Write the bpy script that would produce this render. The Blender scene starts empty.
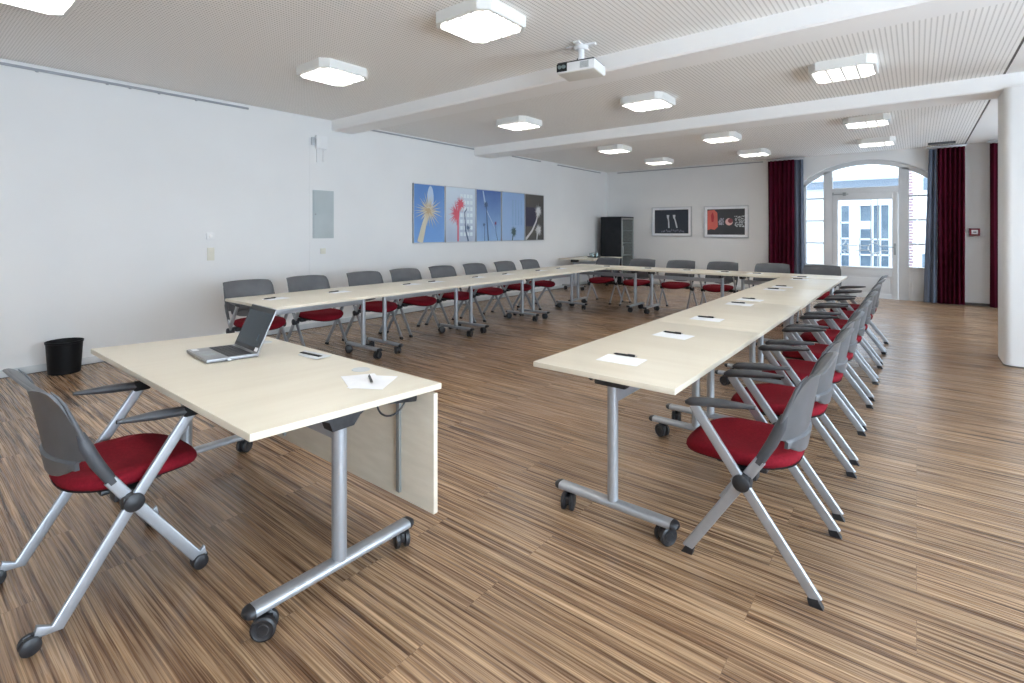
import bpy, bmesh, math, random
from mathutils import Vector, Matrix
random.seed(7)
PI = math.pi
SC = bpy.context.scene
COL = SC.collection

# ------------------------------------------------------------------ materials
def mat(name, col, rough=0.5, metal=0.0, spec=0.5, emit=None, es=0.0, coat=0.0, alpha=None, trans=0.0, sheen=0.0):
    m = bpy.data.materials.new(name); m.use_nodes = True
    b = m.node_tree.nodes['Principled BSDF']
    b.inputs['Base Color'].default_value = (*col, 1)
    b.inputs['Roughness'].default_value = rough
    b.inputs['Metallic'].default_value = metal
    b.inputs['Specular IOR Level'].default_value = spec
    b.inputs['Coat Weight'].default_value = coat
    b.inputs['Sheen Weight'].default_value = sheen
    b.inputs['Transmission Weight'].default_value = trans
    if emit:
        b.inputs['Emission Color'].default_value = (*emit, 1)
        b.inputs['Emission Strength'].default_value = es
    return m

def nodes(m):
    nt = m.node_tree
    return nt, nt.nodes, nt.links, nt.nodes['Principled BSDF']

def noisy(m, c1, c2, scale=(8, 8, 8), detail=3, lo=0.35, hi=0.65, bump=0.0, bscale=200, bdist=0.001):
    """procedural two-tone noise colour (and optional fine bump)"""
    nt, N, L, B = nodes(m)
    tc = N.new('ShaderNodeTexCoord'); mp = N.new('ShaderNodeMapping'); mp.inputs['Scale'].default_value = scale
    L.new(tc.outputs['Object'], mp.inputs['Vector'])
    n = N.new('ShaderNodeTexNoise'); n.inputs['Scale'].default_value = 1; n.inputs['Detail'].default_value = detail
    L.new(mp.outputs[0], n.inputs['Vector'])
    r = N.new('ShaderNodeValToRGB'); r.color_ramp.elements[0].position = lo; r.color_ramp.elements[1].position = hi
    r.color_ramp.elements[0].color = (*c1, 1); r.color_ramp.elements[1].color = (*c2, 1)
    L.new(n.outputs['Fac'], r.inputs['Fac']); L.new(r.outputs['Color'], B.inputs['Base Color'])
    if bump:
        n2 = N.new('ShaderNodeTexNoise'); n2.inputs['Scale'].default_value = bscale; n2.inputs['Detail'].default_value = 2
        L.new(tc.outputs['Object'], n2.inputs['Vector'])
        bp = N.new('ShaderNodeBump'); bp.inputs['Strength'].default_value = bump; bp.inputs['Distance'].default_value = bdist
        L.new(n2.outputs['Fac'], bp.inputs['Height']); L.new(bp.outputs['Normal'], B.inputs['Normal'])
    return m

M = {}
M['wall'] = noisy(mat('wall_paint', (.8, .8, .8), .75, spec=.25), (.78, .78, .775), (.81, .81, .805), (1.2, 1.2, 1.2), 3, .3, .7, .15, 120, .002)
M['beam'] = mat('beam_paint', (.92, .915, .905), .7, spec=.25)
M['trim'] = noisy(mat('trim_paint', (.62, .64, .65), .45), (.56, .59, .60), (.64, .66, .67), (3, 3, 3))
M['joint'] = mat('dark_joint', (.10, .085, .075), .7)
M['frame_white'] = noisy(mat('white_joinery', (.8, .8, .79), .35), (.63, .645, .655), (.68, .69, .70), (2, 2, 2))
M['table'] = noisy(mat('maple_laminate', (.82, .76, .64), .33, spec=.45), (.69, .625, .505), (.74, .68, .56), (1.5, 14, 2), 4, .3, .7)
M['table_edge'] = noisy(mat('maple_edge', (.8, .74, .62), .4), (.70, .63, .51), (.76, .69, .57), (6, 6, 30))
M['metal'] = noisy(mat('silver_paint', (.42, .44, .47), .36, metal=.55), (.40, .42, .45), (.43, .45, .48), (30, 30, 30))
M['alu'] = mat('brushed_aluminium', (.62, .63, .65), .28, metal=.9)
M['black'] = noisy(mat('black_plastic', (.018, .018, .02), .42), (.014, .014, .016), (.026, .026, .029), (40, 40, 40))
M['rubber'] = mat('wheel_rubber', (.03, .032, .037), .5)
M['blacksoft'] = mat('dull_black_plastic', (.010, .010, .011), .6, spec=.2)
M['grey'] = noisy(mat('grey_plastic', (.13, .135, .145), .42), (.092, .096, .104), (.112, .117, .126), (12, 12, 12), 3, .3, .7, .08, 500, .0004)
M['greydark'] = noisy(mat('dark_grey_plastic', (.08, .083, .09), .4), (.050, .053, .060), (.070, .073, .080), (12, 12, 12))
M['red'] = noisy(mat('red_upholstery', (.30, .02, .03), .85, spec=.15), (.165, .005, .013), (.225, .009, .019), (90, 90, 90), 4, .3, .7, .35, 900, .0008)
M['curtain_red'] = noisy(mat('crimson_curtain', (.15, .01, .03), .9, spec=.15), (.065, .0035, .015), (.105, .005, .022), (10, 10, 1.5), 4, .3, .7, .2, 700, .001)
M['curtain_blue'] = noisy(mat('blue_grey_lining', (.18, .2, .25), .9, spec=.15), (.10, .12, .16), (.15, .17, .22), (10, 10, 1.5), 4, .3, .7, .2, 700, .001)
M['paper'] = noisy(mat('white_paper', (.9, .9, .92), .8), (.86, .87, .90), (.91, .92, .94), (12, 12, 12))
M['ink'] = mat('pen_black', (.02, .02, .022), .3)
M['chrome'] = mat('chrome', (.7, .7, .72), .18, metal=1)
M['bin'] = mat('bin_black', (.008, .008, .009), .5, spec=.2)
M['light_body'] = mat('lamp_housing', (.80, .80, .77), .4)
M['louvre'] = mat('louvre_metal', (.36, .36, .36), .45, spec=.4)
M['tube'] = mat('lamp_glow', (1, 1, 1), .5, emit=(1, .975, .93), es=18.0)
M['cab'] = noisy(mat('cabinet_black', (.016, .018, .021), .55, spec=.2), (.012, .014, .017), (.022, .024, .028), (4, 4, 4))
M['steel'] = mat('shelf_metal', (.35, .38, .38), .35, metal=.5)
M['rail'] = mat('rail_grey', (.33, .34, .36), .55, metal=.2)
M['cream'] = mat('cream_plastic', (.72, .70, .60), .4)
M['white_pl'] = mat('white_plastic', (.80, .80, .80), .35)
M['beige_pl'] = mat('ivory_plastic', (.72, .70, .65), .4)
M['hatch'] = noisy(mat('grey_green_metal', (.5, .55, .56), .35), (.42, .475, .485), (.47, .52, .53), (3, 3, 3))
M['alarm'] = mat('alarm_red', (.22, .01, .03), .4)
M['screen'] = noisy(mat('laptop_screen', (.03, .045, .06), .22, spec=.3), (.012, .022, .032), (.026, .040, .052), (5, 5, 5))
M['silver_pl'] = noisy(mat('silver_casing', (.42, .43, .44), .35, metal=.5), (.29, .295, .305), (.34, .345, .355), (25, 25, 25))
M['key'] = mat('key_black', (.03, .03, .033), .5)
M['glassdark'] = mat('cabinet_glass', (.16, .20, .20), .06, coat=.4)
M['sticker'] = mat('white_sticker', (.85, .86, .88), .6)

def glass(name, tint=(1, 1, 1), refl=.08):
    m = bpy.data.materials.new(name); m.use_nodes = True
    nt = m.node_tree; nt.nodes.clear()
    o = nt.nodes.new('ShaderNodeOutputMaterial'); mx = nt.nodes.new('ShaderNodeMixShader')
    t = nt.nodes.new('ShaderNodeBsdfTransparent'); g = nt.nodes.new('ShaderNodeBsdfGlossy')
    t.inputs['Color'].default_value = (*tint, 1); g.inputs['Roughness'].default_value = .02
    mx.inputs['Fac'].default_value = refl
    nt.links.new(t.outputs[0], mx.inputs[1]); nt.links.new(g.outputs[0], mx.inputs[2]); nt.links.new(mx.outputs[0], o.inputs[0])
    return m
M['glass'] = glass('window_glass', (.97, .99, 1.0), .05)

# --- striped laminate floor, planks running along X
def floor_mat():
    m = mat('striped_laminate', (.3, .2, .14), .32, spec=.5)
    nt, N, L, B = nodes(m)
    tc = N.new('ShaderNodeTexCoord')
    br = N.new('ShaderNodeTexBrick')
    br.inputs['Scale'].default_value = 1.0
    br.inputs['Brick Width'].default_value = 1.29; br.inputs['Row Height'].default_value = .192
    br.inputs['Mortar Size'].default_value = .0009; br.inputs['Mortar Smooth'].default_value = .3
    br.inputs['Bias'].default_value = 0.0
    br.inputs['Color1'].default_value = (0, 0, 0, 1); br.inputs['Color2'].default_value = (1, 1, 1, 1)
    br.inputs['Mortar'].default_value = (.5, .5, .5, 1)
    br.offset = .37; br.offset_frequency = 2
    L.new(tc.outputs['Object'], br.inputs['Vector'])
    rnd = N.new('ShaderNodeSeparateColor'); L.new(br.outputs['Color'], rnd.inputs[0])
    sep = N.new('ShaderNodeSeparateXYZ'); L.new(tc.outputs['Object'], sep.inputs[0])
    def coord(fx, fy, off, wob=0.0):
        x = N.new('ShaderNodeMath'); x.operation = 'MULTIPLY'; x.inputs[1].default_value = fx; L.new(sep.outputs['X'], x.inputs[0])
        xa = N.new('ShaderNodeMath'); xa.operation = 'MULTIPLY_ADD'; xa.inputs[1].default_value = off; L.new(rnd.outputs[0], xa.inputs[0]); L.new(x.outputs[0], xa.inputs[2])
        y = N.new('ShaderNodeMath'); y.operation = 'MULTIPLY'; y.inputs[1].default_value = fy; L.new(sep.outputs['Y'], y.inputs[0])
        c = N.new('ShaderNodeCombineXYZ'); L.new(xa.outputs[0], c.inputs[0])
        if wob:
            wy = N.new('ShaderNodeMath'); wy.operation = 'MULTIPLY_ADD'; wy.inputs[1].default_value = fy * .030
            L.new(warp.outputs['Fac'], wy.inputs[0]); L.new(y.outputs[0], wy.inputs[2]); L.new(wy.outputs[0], c.inputs[1])
        else: L.new(y.outputs[0], c.inputs[1])
        return c
    def noise(c, detail, rough=.55, dist=0.0):
        n = N.new('ShaderNodeTexNoise'); n.inputs['Scale'].default_value = 1; n.inputs['Detail'].default_value = detail
        n.inputs['Roughness'].default_value = rough; n.inputs['Distortion'].default_value = dist
        L.new(c.outputs[0], n.inputs['Vector']); return n
    warp = noise(coord(.9, 5, 17), 1.5, .5)
    big = noise(coord(.8, 50, 37, 1), 3.5, .66, .3)
    fine = noise(coord(1.8, 170, 91, 1), 2, .6)
    r1 = N.new('ShaderNodeValToRGB'); e = r1.color_ramp.elements
    e[0].position = .30; e[0].color = (.078, .042, .025, 1)
    e[1].position = .68; e[1].color = (.60, .405, .245, 1)
    k = e.new(.42); k.color = (.190, .107, .061, 1)
    k = e.new(.52); k.color = (.365, .234, .138, 1)
    L.new(big.outputs['Fac'], r1.inputs['Fac'])
    r2 = N.new('ShaderNodeValToRGB'); e = r2.color_ramp.elements
    e[0].position = .34; e[0].color = (.46, .41, .38, 1); e[1].position = .56; e[1].color = (1, 1, 1, 1)
    L.new(fine.outputs['Fac'], r2.inputs['Fac'])
    mx = N.new('ShaderNodeMix'); mx.data_type = 'RGBA'; mx.blend_type = 'MULTIPLY'; mx.inputs['Factor'].default_value = .62
    L.new(r1.outputs['Color'], mx.inputs['A']); L.new(r2.outputs['Color'], mx.inputs['B'])
    # plank to plank tone
    hv = N.new('ShaderNodeHueSaturation'); vm = N.new('ShaderNodeMapRange')
    vm.inputs['To Min'].default_value = .90; vm.inputs['To Max'].default_value = 1.12
    L.new(rnd.outputs[0], vm.inputs['Value']); L.new(vm.outputs[0], hv.inputs['Value']); hv.inputs['Saturation'].default_value = 1.0
    L.new(mx.outputs['Result'], hv.inputs['Color'])
    # joints a little darker
    jm = N.new('ShaderNodeMix'); jm.data_type = 'RGBA'; jm.inputs['B'].default_value = (.10, .06, .04, 1)
    jf = N.new('ShaderNodeMath'); jf.operation = 'MULTIPLY'; jf.inputs[1].default_value = .55
    L.new(br.outputs['Fac'], jf.inputs[0]); L.new(jf.outputs[0], jm.inputs['Factor']); L.new(hv.outputs['Color'], jm.inputs['A'])
    L.new(jm.outputs['Result'], B.inputs['Base Color'])
    bp = N.new('ShaderNodeBump'); bp.inputs['Strength'].default_value = .12; bp.inputs['Distance'].default_value = .001
    L.new(fine.outputs['Fac'], bp.inputs['Height']); L.new(bp.outputs['Normal'], B.inputs['Normal'])
    rr = N.new('ShaderNodeMapRange'); rr.inputs['To Min'].default_value = .22; rr.inputs['To Max'].default_value = .33
    L.new(fine.outputs['Fac'], rr.inputs['Value']); L.new(rr.outputs[0], B.inputs['Roughness'])
    return m
M['floor'] = floor_mat()

# --- perforated acoustic ceiling: rows of dark holes along Y
def ceil_mat():
    m = mat('perforated_board', (.7, .69, .67), .8, spec=.2)
    nt, N, L, B = nodes(m)
    tc = N.new('ShaderNodeTexCoord'); sep = N.new('ShaderNodeSeparateXYZ'); L.new(tc.outputs['Object'], sep.inputs[0])
    def cell(out, pitch):
        a = N.new('ShaderNodeMath'); a.operation = 'DIVIDE'; a.inputs[1].default_value = pitch; L.new(out, a.inputs[0])
        b = N.new('ShaderNodeMath'); b.operation = 'FRACT'; L.new(a.outputs[0], b.inputs[0])
        c = N.new('ShaderNodeMath'); c.operation = 'SUBTRACT'; c.inputs[1].default_value = .5; L.new(b.outputs[0], c.inputs[0])
        d = N.new('ShaderNodeMath'); d.operation = 'MULTIPLY'; d.inputs[1].default_value = pitch; L.new(c.outputs[0], d.inputs[0])
        e = N.new('ShaderNodeMath'); e.operation = 'POWER'; e.inputs[1].default_value = 2; 
        ab = N.new('ShaderNodeMath'); ab.operation = 'ABSOLUTE'; L.new(d.outputs[0], ab.inputs[0]); L.new(ab.outputs[0], e.inputs[0])
        return e
    ex = cell(sep.outputs['X'], .036); ey = cell(sep.outputs['Y'], .020)
    s = N.new('ShaderNodeMath'); s.operation = 'ADD'; L.new(ex.outputs[0], s.inputs[0]); L.new(ey.outputs[0], s.inputs[1])
    q = N.new('ShaderNodeMath'); q.operation = 'SQRT'; L.new(s.outputs[0], q.inputs[0])
    r = N.new('ShaderNodeMapRange'); r.inputs['From Min'].default_value = .0058; r.inputs['From Max'].default_value = .0072
    L.new(q.outputs[0], r.inputs['Value'])
    mx = N.new('ShaderNodeMix'); mx.data_type = 'RGBA'
    mx.inputs['A'].default_value = (.56, .55, .53, 1); mx.inputs['B'].default_value = (.95, .94, .92, 1)
    L.new(r.outputs[0], mx.inputs['Factor']); L.new(mx.outputs['Result'], B.inputs['Base Color'])
    return m
M['ceil'] = ceil_mat()

# ------------------------------------------------------------------ mesh builder
class MB:
    def __init__(s): s.v = []; s.f = []; s.mi = []
    def add(s, vs, fs, mi=0):
        o = len(s.v); s.v += [tuple(v) for v in vs]
        for f in fs: s.f.append(tuple(i + o for i in f)); s.mi.append(mi)
        return s
    def box(s, x0, x1, y0, y1, z0, z1, bev=0.0, rot=None, mi=0, piv=None):
        bm = bmesh.new()
        vs = [bm.verts.new((x, y, z)) for z in (z0, z1) for y in (y0, y1) for x in (x0, x1)]
        for f in ((0, 2, 3, 1), (4, 5, 7, 6), (0, 1, 5, 4), (2, 6, 7, 3), (0, 4, 6, 2), (1, 3, 7, 5)):
            bm.faces.new([vs[i] for i in f])
        if bev: bmesh.ops.bevel(bm, geom=list(bm.edges), offset=bev, segments=2, profile=.6, affect='EDGES', clamp_overlap=True)
        bm.verts.index_update()
        P = [v.co.copy() for v in bm.verts]
        if rot is not None:
            c = Vector(piv) if piv else Vector(((x0 + x1) / 2, (y0 + y1) / 2, (z0 + z1) / 2))
            P = [c + rot @ (p - c) for p in P]
        s.add(P, [[v.index for v in f.verts] for f in bm.faces], mi); bm.free(); return s
    def sweep(s, pts, a, b=None, up=(0, 0, 1), n=14, ends=True, mi=0, scale=None, sq=0.0):
        """elliptical section (a along 'side', b along 'up-ish') along polyline"""
        b = a if b is None else b; P = [Vector(p) for p in pts]; rings = []; up = Vector(up)
        for i, p in enumerate(P):
            t = (P[min(i + 1, len(P) - 1)] - P[max(i - 1, 0)]).normalized()
            side = t.cross(up)
            if side.length < 1e-4: side = t.cross(Vector((1, 0, 0)))
            side.normalize(); u2 = side.cross(t).normalized()
            k = scale[i] if scale else 1
            r = []
            for j in range(n):
                w = 2 * PI * j / n; c, d = math.cos(w), math.sin(w)
                if sq:
                    e = 1 - sq; c = math.copysign(abs(c) ** e, c); d = math.copysign(abs(d) ** e, d)
                r.append(p + side * (a * k * c) + u2 * (b * k * d))
            rings.append(r)
        vs = [v for r in rings for v in r]; fs = []
        for i in range(len(rings) - 1):
            for j in range(n):
                j2 = (j + 1) % n; fs.append((i * n + j, i * n + j2, (i + 1) * n + j2, (i + 1) * n + j))
        if ends:
            fs.append(tuple(reversed(range(n)))); fs.append(tuple(range((len(rings) - 1) * n, len(rings) * n)))
        return s.add(vs, fs, mi)
    def lathe(s, prof, c=(0, 0, 0), axis='z', n=28, mi=0):
        vs = []; fs = []; m = len(prof)
        for k in range(n):
            w = 2 * PI * k / n
            for r, h in prof:
                x, y = r * math.cos(w), r * math.sin(w)
                p = (x, y, h) if axis == 'z' else ((h, x, y) if axis == 'x' else (y, h, x))
                vs.append((p[0] + c[0], p[1] + c[1], p[2] + c[2]))
        for k in range(n):
            k2 = (k + 1) % n
            for i in range(m - 1): fs.append((k * m + i, k2 * m + i, k2 * m + i + 1, k * m + i + 1))
        return s.add(vs, fs, mi)
    def prism(s, poly, d0, d1, plane='xz', mi=0):
        """extrude a 2-D polygon along the remaining axis"""
        n = len(poly)
        def P(q, d): return {'xz': (q[0], d, q[1]), 'yz': (d, q[0], q[1]), 'xy': (q[0], q[1], d)}[plane]
        vs = [P(q, d0) for q in poly] + [P(q, d1) for q in poly]
        fs = [tuple(range(n)), tuple(reversed(range(n, 2 * n)))] + [(i, i + n, (i + 1) % n + n, (i + 1) % n) for i in range(n)]
        return s.add(vs, fs, mi)
    def build(s, name, mats, parent=None, ang=38, loc=None, smooth=True):
        me = bpy.data.meshes.new(name); me.from_pydata(s.v, [], s.f)
        bm = bmesh.new(); bm.from_mesh(me); bmesh.ops.recalc_face_normals(bm, faces=bm.faces[:]); bm.to_mesh(me); bm.free()
        if not isinstance(mats, (list, tuple)): mats = [mats]
        for m in mats: me.materials.append(m)
        me.polygons.foreach_set('material_index', s.mi)
        if smooth:
            me.polygons.foreach_set('use_smooth', [True] * len(me.polygons)); me.set_sharp_from_angle(angle=math.radians(ang))
        me.update()
        o = bpy.data.objects.new(name, me); COL.objects.link(o)
        if parent is not None: o.parent = parent
        if loc is not None: o.location = loc
        return o

def tag(o, label, cat, group=None, kind=None):
    if label: o['label'] = label
    if cat: o['category'] = cat
    if group: o['group'] = group
    if kind: o['kind'] = kind
    return o
def thing(name, label, cat, loc=(0, 0, 0), rz=0, group=None):
    o = bpy.data.objects.new(name, None); COL.objects.link(o); o.empty_display_size = .1
    o.location = loc; o.rotation_euler = (0, 0, rz); return tag(o, label, cat, group)
def struct(o, label=None):
    o['kind'] = 'structure'
    if label: o['label'] = label
    return o
def sroot(name, loc=(0, 0, 0)):
    o = bpy.data.objects.new(name, None); COL.objects.link(o); o.location = loc; o['kind'] = 'structure'; return o
def dup(o, loc, rz, label, group=None, parent=None):
    def cp(q, par):
        c = q.copy(); COL.objects.link(c); c.parent = par
        for ch in kids[q]: cp(ch, c)
        return c
    kids = {}
    def walk(q): kids[q] = list(q.children); [walk(x) for x in kids[q]]
    walk(o)
    r = cp(o, parent); r.location = loc; r.rotation_euler = (r.rotation_euler[0], r.rotation_euler[1], rz); r['label'] = label
    if group: r['group'] = group
    return r

# ------------------------------------------------------------------ room shell
XL, XR, YB, YF, H = -6.72, 3.6, 12.7, -2.8, 3.0
EX = .70                                   # edge of the perforated ceiling field
struct(MB().box(XL - .2, XR + .2, YF - .2, YB + .3, -.12, 0).build('floor', M['floor'], smooth=False))
ce = struct(MB().box(XL - .2, EX, YF - .2, YB + .05, H, H + .15).build('ceiling', M['ceil'], smooth=False))
MB().box(EX + .02, XR + .2, YF - .2, YB + .05, H, H + .15).build('plain_ceiling_field', M['beam'], ce, smooth=False)
MB().box(EX, EX + .02, YF, YB, H + .004, H + .15).build('ceiling_joint', M['joint'], ce, smooth=False)
struct(MB().box(XL - .2, XL, YF - .2, YB + .3, 0, H).build('wall_left', M['wall'], smooth=False))

# concrete beams across the ceiling
def beam(name, y0, y1, z0):
    b = MB(); r = .015
    prof = [(y0, H), (y0, z0 + r), (y0 + r, z0), (y1 - r, z0), (y1, z0 + r), (y1, H)]
    return struct(b.prism(prof, XL, XR, 'yz').build(name, M['beam']))
beam('ceiling_beam', 4.20, 4.56, 2.85); beam('ceiling_beam', 7.28, 7.75, 2.84)

# wall_back with an arched opening for the garden door
AX, AR, AZ = -.845, 1.71, 2.80             # arch centre x, radius, apex height
def arch(x, extra=0.0): return AZ + extra - (AR + extra - math.sqrt(max((AR + extra) ** 2 - (x - AX) ** 2, 0)))
OX0, OX1 = AX - 1.12, AX + 1.12
w = MB(); T = .30
w.box(XL - .2, OX0, YB, YB + T, 0, H); w.box(OX1, 1.35, YB, YB + T, 0, H); w.box(3.0, XR + .2, YB, YB + T, 0, H)
w.box(1.35, 3.0, YB, YB + T, 2.6, H)
N_ = 28; top = []
for i in range(N_ + 1):
    x = OX0 + (OX1 - OX0) * i / N_; top.append((x, arch(x, .05)))
for i in range(N_):
    w.prism([top[i], (top[i][0], H), (top[i + 1][0], H), top[i + 1]], YB, YB + T, 'xz')
struct(w.build('wall_back', M['wall'], ang=20))
# wall_right with three tall window openings; wall_front behind the camera with two
w = MB(); w.box(XR, XR + .25, YF - .2, YB + .3, 0, .35).box(XR, XR + .25, YF - .2, YB + .3, 2.65, H)
ys = [YF - .2, -1.2, 1.2, 2.6, 5.0, 6.6, 9.0, YB + .3 - .0]
WR = [(-1.2, 1.2), (2.6, 5.0), (8.6, 11.0)]
prev = YF - .2
for a, b_ in WR: w.box(XR, XR + .25, prev, a, .35, 2.65); prev = b_
w.box(XR, XR + .25, prev, YB + .3, .35, 2.65)
struct(w.build('wall_right', M['wall'], smooth=False))
struct(MB().box(XL - .2, XR + .2, YF - .2, YF, 0, H).build('wall_front', M['wall'], smooth=False))

# baseboards
def base(name, x0, x1, y0, y1, m='trim', h=.075):
    struct(MB().box(x0, x1, y0, y1, .004, h, .004).build(name, M[m]))
base('baseboard_left', XL, XL + .018, YF, YB)
base('baseboard_back', XL + .02, OX0 - .02, YB - .018, YB)
base('baseboard_right', OX1 + .02, 1.3, YB - .018, YB, 'joint', .05)
# dark expansion gap under the left baseboard
struct(MB().box(XL + .018, XL + .026, YF, YB, 0, .006).build('trim_1', M['joint'], smooth=False))

# aluminium hanging rails high on the walls
def rail(name, x0, x1, y0, y1, z, hooks):
    r = struct(MB().box(x0, x1, y0, y1, z - .012, z + .012, .003).build(name, M['rail']))
    if hooks:
        h = MB()
        for y in hooks: h.box(x1 - .002, x1 + .012, y - .012, y + .012, z - .026, z - .006, .003)
        h.build('rail_hook', M['rail'], r)
rail('trim_2', XL, XL + .02, -2.0, 3.01, 2.95, [1.0, 1.55, 1.75, 2.02, 2.4])
rail('trim_3', XL, XL + .016, 4.87, 7.26, 2.965, None)
rail('trim_4', XL, XL + .016, 8.45, 9.5, 2.965, None)
rail('trim_5', XL, XL + .016, 10.2, 12.3, 2.955, None)
struct(MB().box(-6.4, -2.75, YB - .016, YB, 2.95, 2.972).build('trim_6', M['rail'], smooth=False))

# pillar under the second beam, rounded corners
def rrect(x0, x1, y0, y1, r, n=8):
    P = []
    for cx, cy, a0 in ((x1 - r, y1 - r, 0), (x0 + r, y1 - r, 90), (x0 + r, y0 + r, 180), (x1 - r, y0 + r, 270)):
        for k in range(n + 1):
            a = math.radians(a0 + 90 * k / n); P.append((cx + r * math.cos(a), cy + r * math.sin(a)))
    return P
p = MB().prism(rrect(.70, 1.22, 7.20, 7.76, .07), 0, 2.845, 'xy')
struct(p.build('pillar', M['wall'])).data.name = 'pillar'
pb = MB().prism(rrect(.698, 1.222, 7.198, 7.762, .07), 0, .012, 'xy'); pb.build('base_joint', M['joint'], bpy.data.objects['pillar'])
# vertical chase line on the left wall
struct(MB().box(XL, XL + .004, 3.855, 3.875, .08, 2.70).build('trim_7', M['wall'], smooth=False))

# ------------------------------------------------------------------ arched window and door
YW = YB + .10                              # inner face of the joinery
wr = sroot('window_1', (0, YW, 0))
def Wm(b, x0, x1, z0, z1, y0=0, y1=.07, bev=.006): b.box(x0, x1, y0, y1, z0, z1, bev)
f = MB()
def arcband(b, x0, x1, e0, e1, y0, y1, n=30):
    for i in range(n):
        xa = x0 + (x1 - x0) * i / n; xb = x0 + (x1 - x0) * (i + 1) / n
        b.prism([(xa, arch(xa, e0)), (xa, arch(xa, e1)), (xb, arch(xb, e1)), (xb, arch(xb, e0))], y0, y1, 'xz')
arcband(f, OX0, OX1, -.045, .06, 0, .08)
Wm(f, OX0, OX0 + .07, 0, 2.40); Wm(f, OX1 - .07, OX1, 0, 2.40)
for x0, x1 in ((-1.575, -1.405), (-.285, -.115)): Wm(f, x0, x1, 0, arch((x0 + x1) / 2) - .02)
Wm(f, -1.41, -.28, 2.13, 2.29)             # transom bar over the door
f.build('window_frame', M['frame_white'], wr, ang=25)
for x0, x1 in ((OX0 + .07, -1.575), (-.115, OX1 - .07)):
    b = MB(); 
    for z in (1.12, 1.60, 2.08): b.box(x0, x1, .015, .05, z - .016, z + .016, .004)
    b.build('glazing_bar', M['frame_white'], wr)
    b = MB(); b.box(x0, x1, 0, .07, 0, .64, .006); b.box(x0 + .05, x1 - .05, -.008, .02, .12, .56, .006); b.box(x0, x1, -.03, .07, .63, .665, .006)
    b.build('lower_panel', M['frame_white'], wr, ang=25)
    MB().box(x0, x1, .03, .036, .66, arch((x0 + x1) / 2)).build('pane', M['glass'], wr, smooth=False)
g = MB()
for i in range(12):
    xa = -1.41 + 1.13 * i / 12; xb = xa + 1.13 / 12
    g.prism([(xa, 2.28), (xa, arch(xa)), (xb, arch(xb)), (xb, 2.28)], .03, .036, 'xz')
g.build('pane', M['glass'], wr, smooth=False)
# door leaf
dr = sroot('door_1', (0, YW - .01, 0))
d = MB(); X0, X1 = -1.40, -.29
d.box(X0, -1.31, 0, .06, .01, 2.16, .006); d.box(-.385, X1, 0, .06, .01, 2.16, .006)
d.box(-1.31, -.385, 0, .06, 2.03, 2.16, .006); d.box(-1.31, -.385, 0, .06, .46, .64, .006); d.box(-1.31, -.385, 0, .06, .01, .10, .006)
d.box(-1.31, -.385, .012, .05, .10, .46)
d.build('door_leaf', M['frame_white'], dr, ang=25)
d = MB(); d.box(-1.27, -.425, -.004, .014, .14, .42, .006); d.box(-1.33, -.37, -.022, 0, .605, .64, .006); d.build('door_panel', M['frame_white'], dr, ang=25)
MB().box(-1.31, -.385, .03, .036, .64, 2.03).build('pane', M['glass'], dr, smooth=False)
d = MB(); d.box(-.355, -.32, -.008, 0, .90, 1.13, .003); d.build('lock_plate', M['steel'], dr)
d = MB(); d.sweep([(-.338, 0, 1.05), (-.338, -.05, 1.05)], .01); d.sweep([(-.335, -.05, 1.05), (-.45, -.05, 1.05)], .01); d.build('door_handle', M['steel'], dr)
d = MB(); d.box(-1.41, -1.385, -.012, 0, 2.14, 2.20, .003); d.box(-1.38, -1.12, -.03, -.012, 2.145, 2.165, .003); d.box(-1.22, -1.16, -.05, 0, 2.12, 2.19, .004)
d.build('door_closer', M['steel'], dr)
# white iron grille behind the door glass
gr = MB(); RR = .012
def ring(cx, cz, r, a0=0, a1=360, n=20):
    pts = [(cx + r * math.cos(math.radians(a0 + (a1 - a0) * k / n)), .225, cz + r * math.sin(math.radians(a0 + (a1 - a0) * k / n))) for k in range(n + 1)]
    gr.sweep(pts, RR, up=(0, 1, 0), n=6)
for x in (-.745, -.63):
    gr.sweep([(x, .225, 1.11), (x, .225, 2.03)], RR, n=6); gr.sweep([(x, .225, .64), (x, .225, .93)], RR, n=6)
for z in (.975, 1.07):
    gr.sweep([(-.60, .225, z), (-.385, .225, z)], RR, n=6); gr.sweep([(-1.23, .225, z), (-.78, .225, z)], RR, n=6)
ring(-.688, 1.022, .105); ring(-1.31, 1.19, .12, -90, 0, 8); ring(-1.31, .855, .12, 0, 90, 8)
gr.sweep([(-1.15, .225, .93), (-1.15, .225, 1.115)], RR, n=6); gr.sweep([(-.94, .225, .93), (-.94, .225, 1.115)], RR, n=6)
gr.build('iron_grille', M['frame_white'], dr)

# second garden window beyond the pillar
w2 = sroot('window_2', (0, YW, 0))
f = MB(); Wm(f, 1.35, 1.43, 0, 2.6); Wm(f, 2.92, 3.0, 0, 2.6); Wm(f, 1.35, 3.0, 2.52, 2.6); Wm(f, 2.13, 2.22, 0, 2.55); Wm(f, 1.35, 3.0, 0, .5); f.build('window_frame', M['frame_white'], w2)
MB().box(1.43, 2.92, .03, .036, .5, 2.52).build('pane', M['glass'], w2, smooth=False)
for i, (a, b_) in enumerate(WR):
    r = sroot('window_%d' % (i + 3), (XR + .1, 0, 0)); f = MB()
    for y in (a, (a + b_) / 2 - .03, b_ - .06): f.box(0, .07, y, y + .06, .35, 2.65, .005)
    for z in (.35, 2.0, 2.59): f.box(0, .07, a, b_, z, z + .06, .005)
    f.build('window_frame', M['frame_white'], r); MB().box(.03, .036, a, b_, .35, 2.65).build('pane', M['glass'], r, smooth=False)

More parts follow.
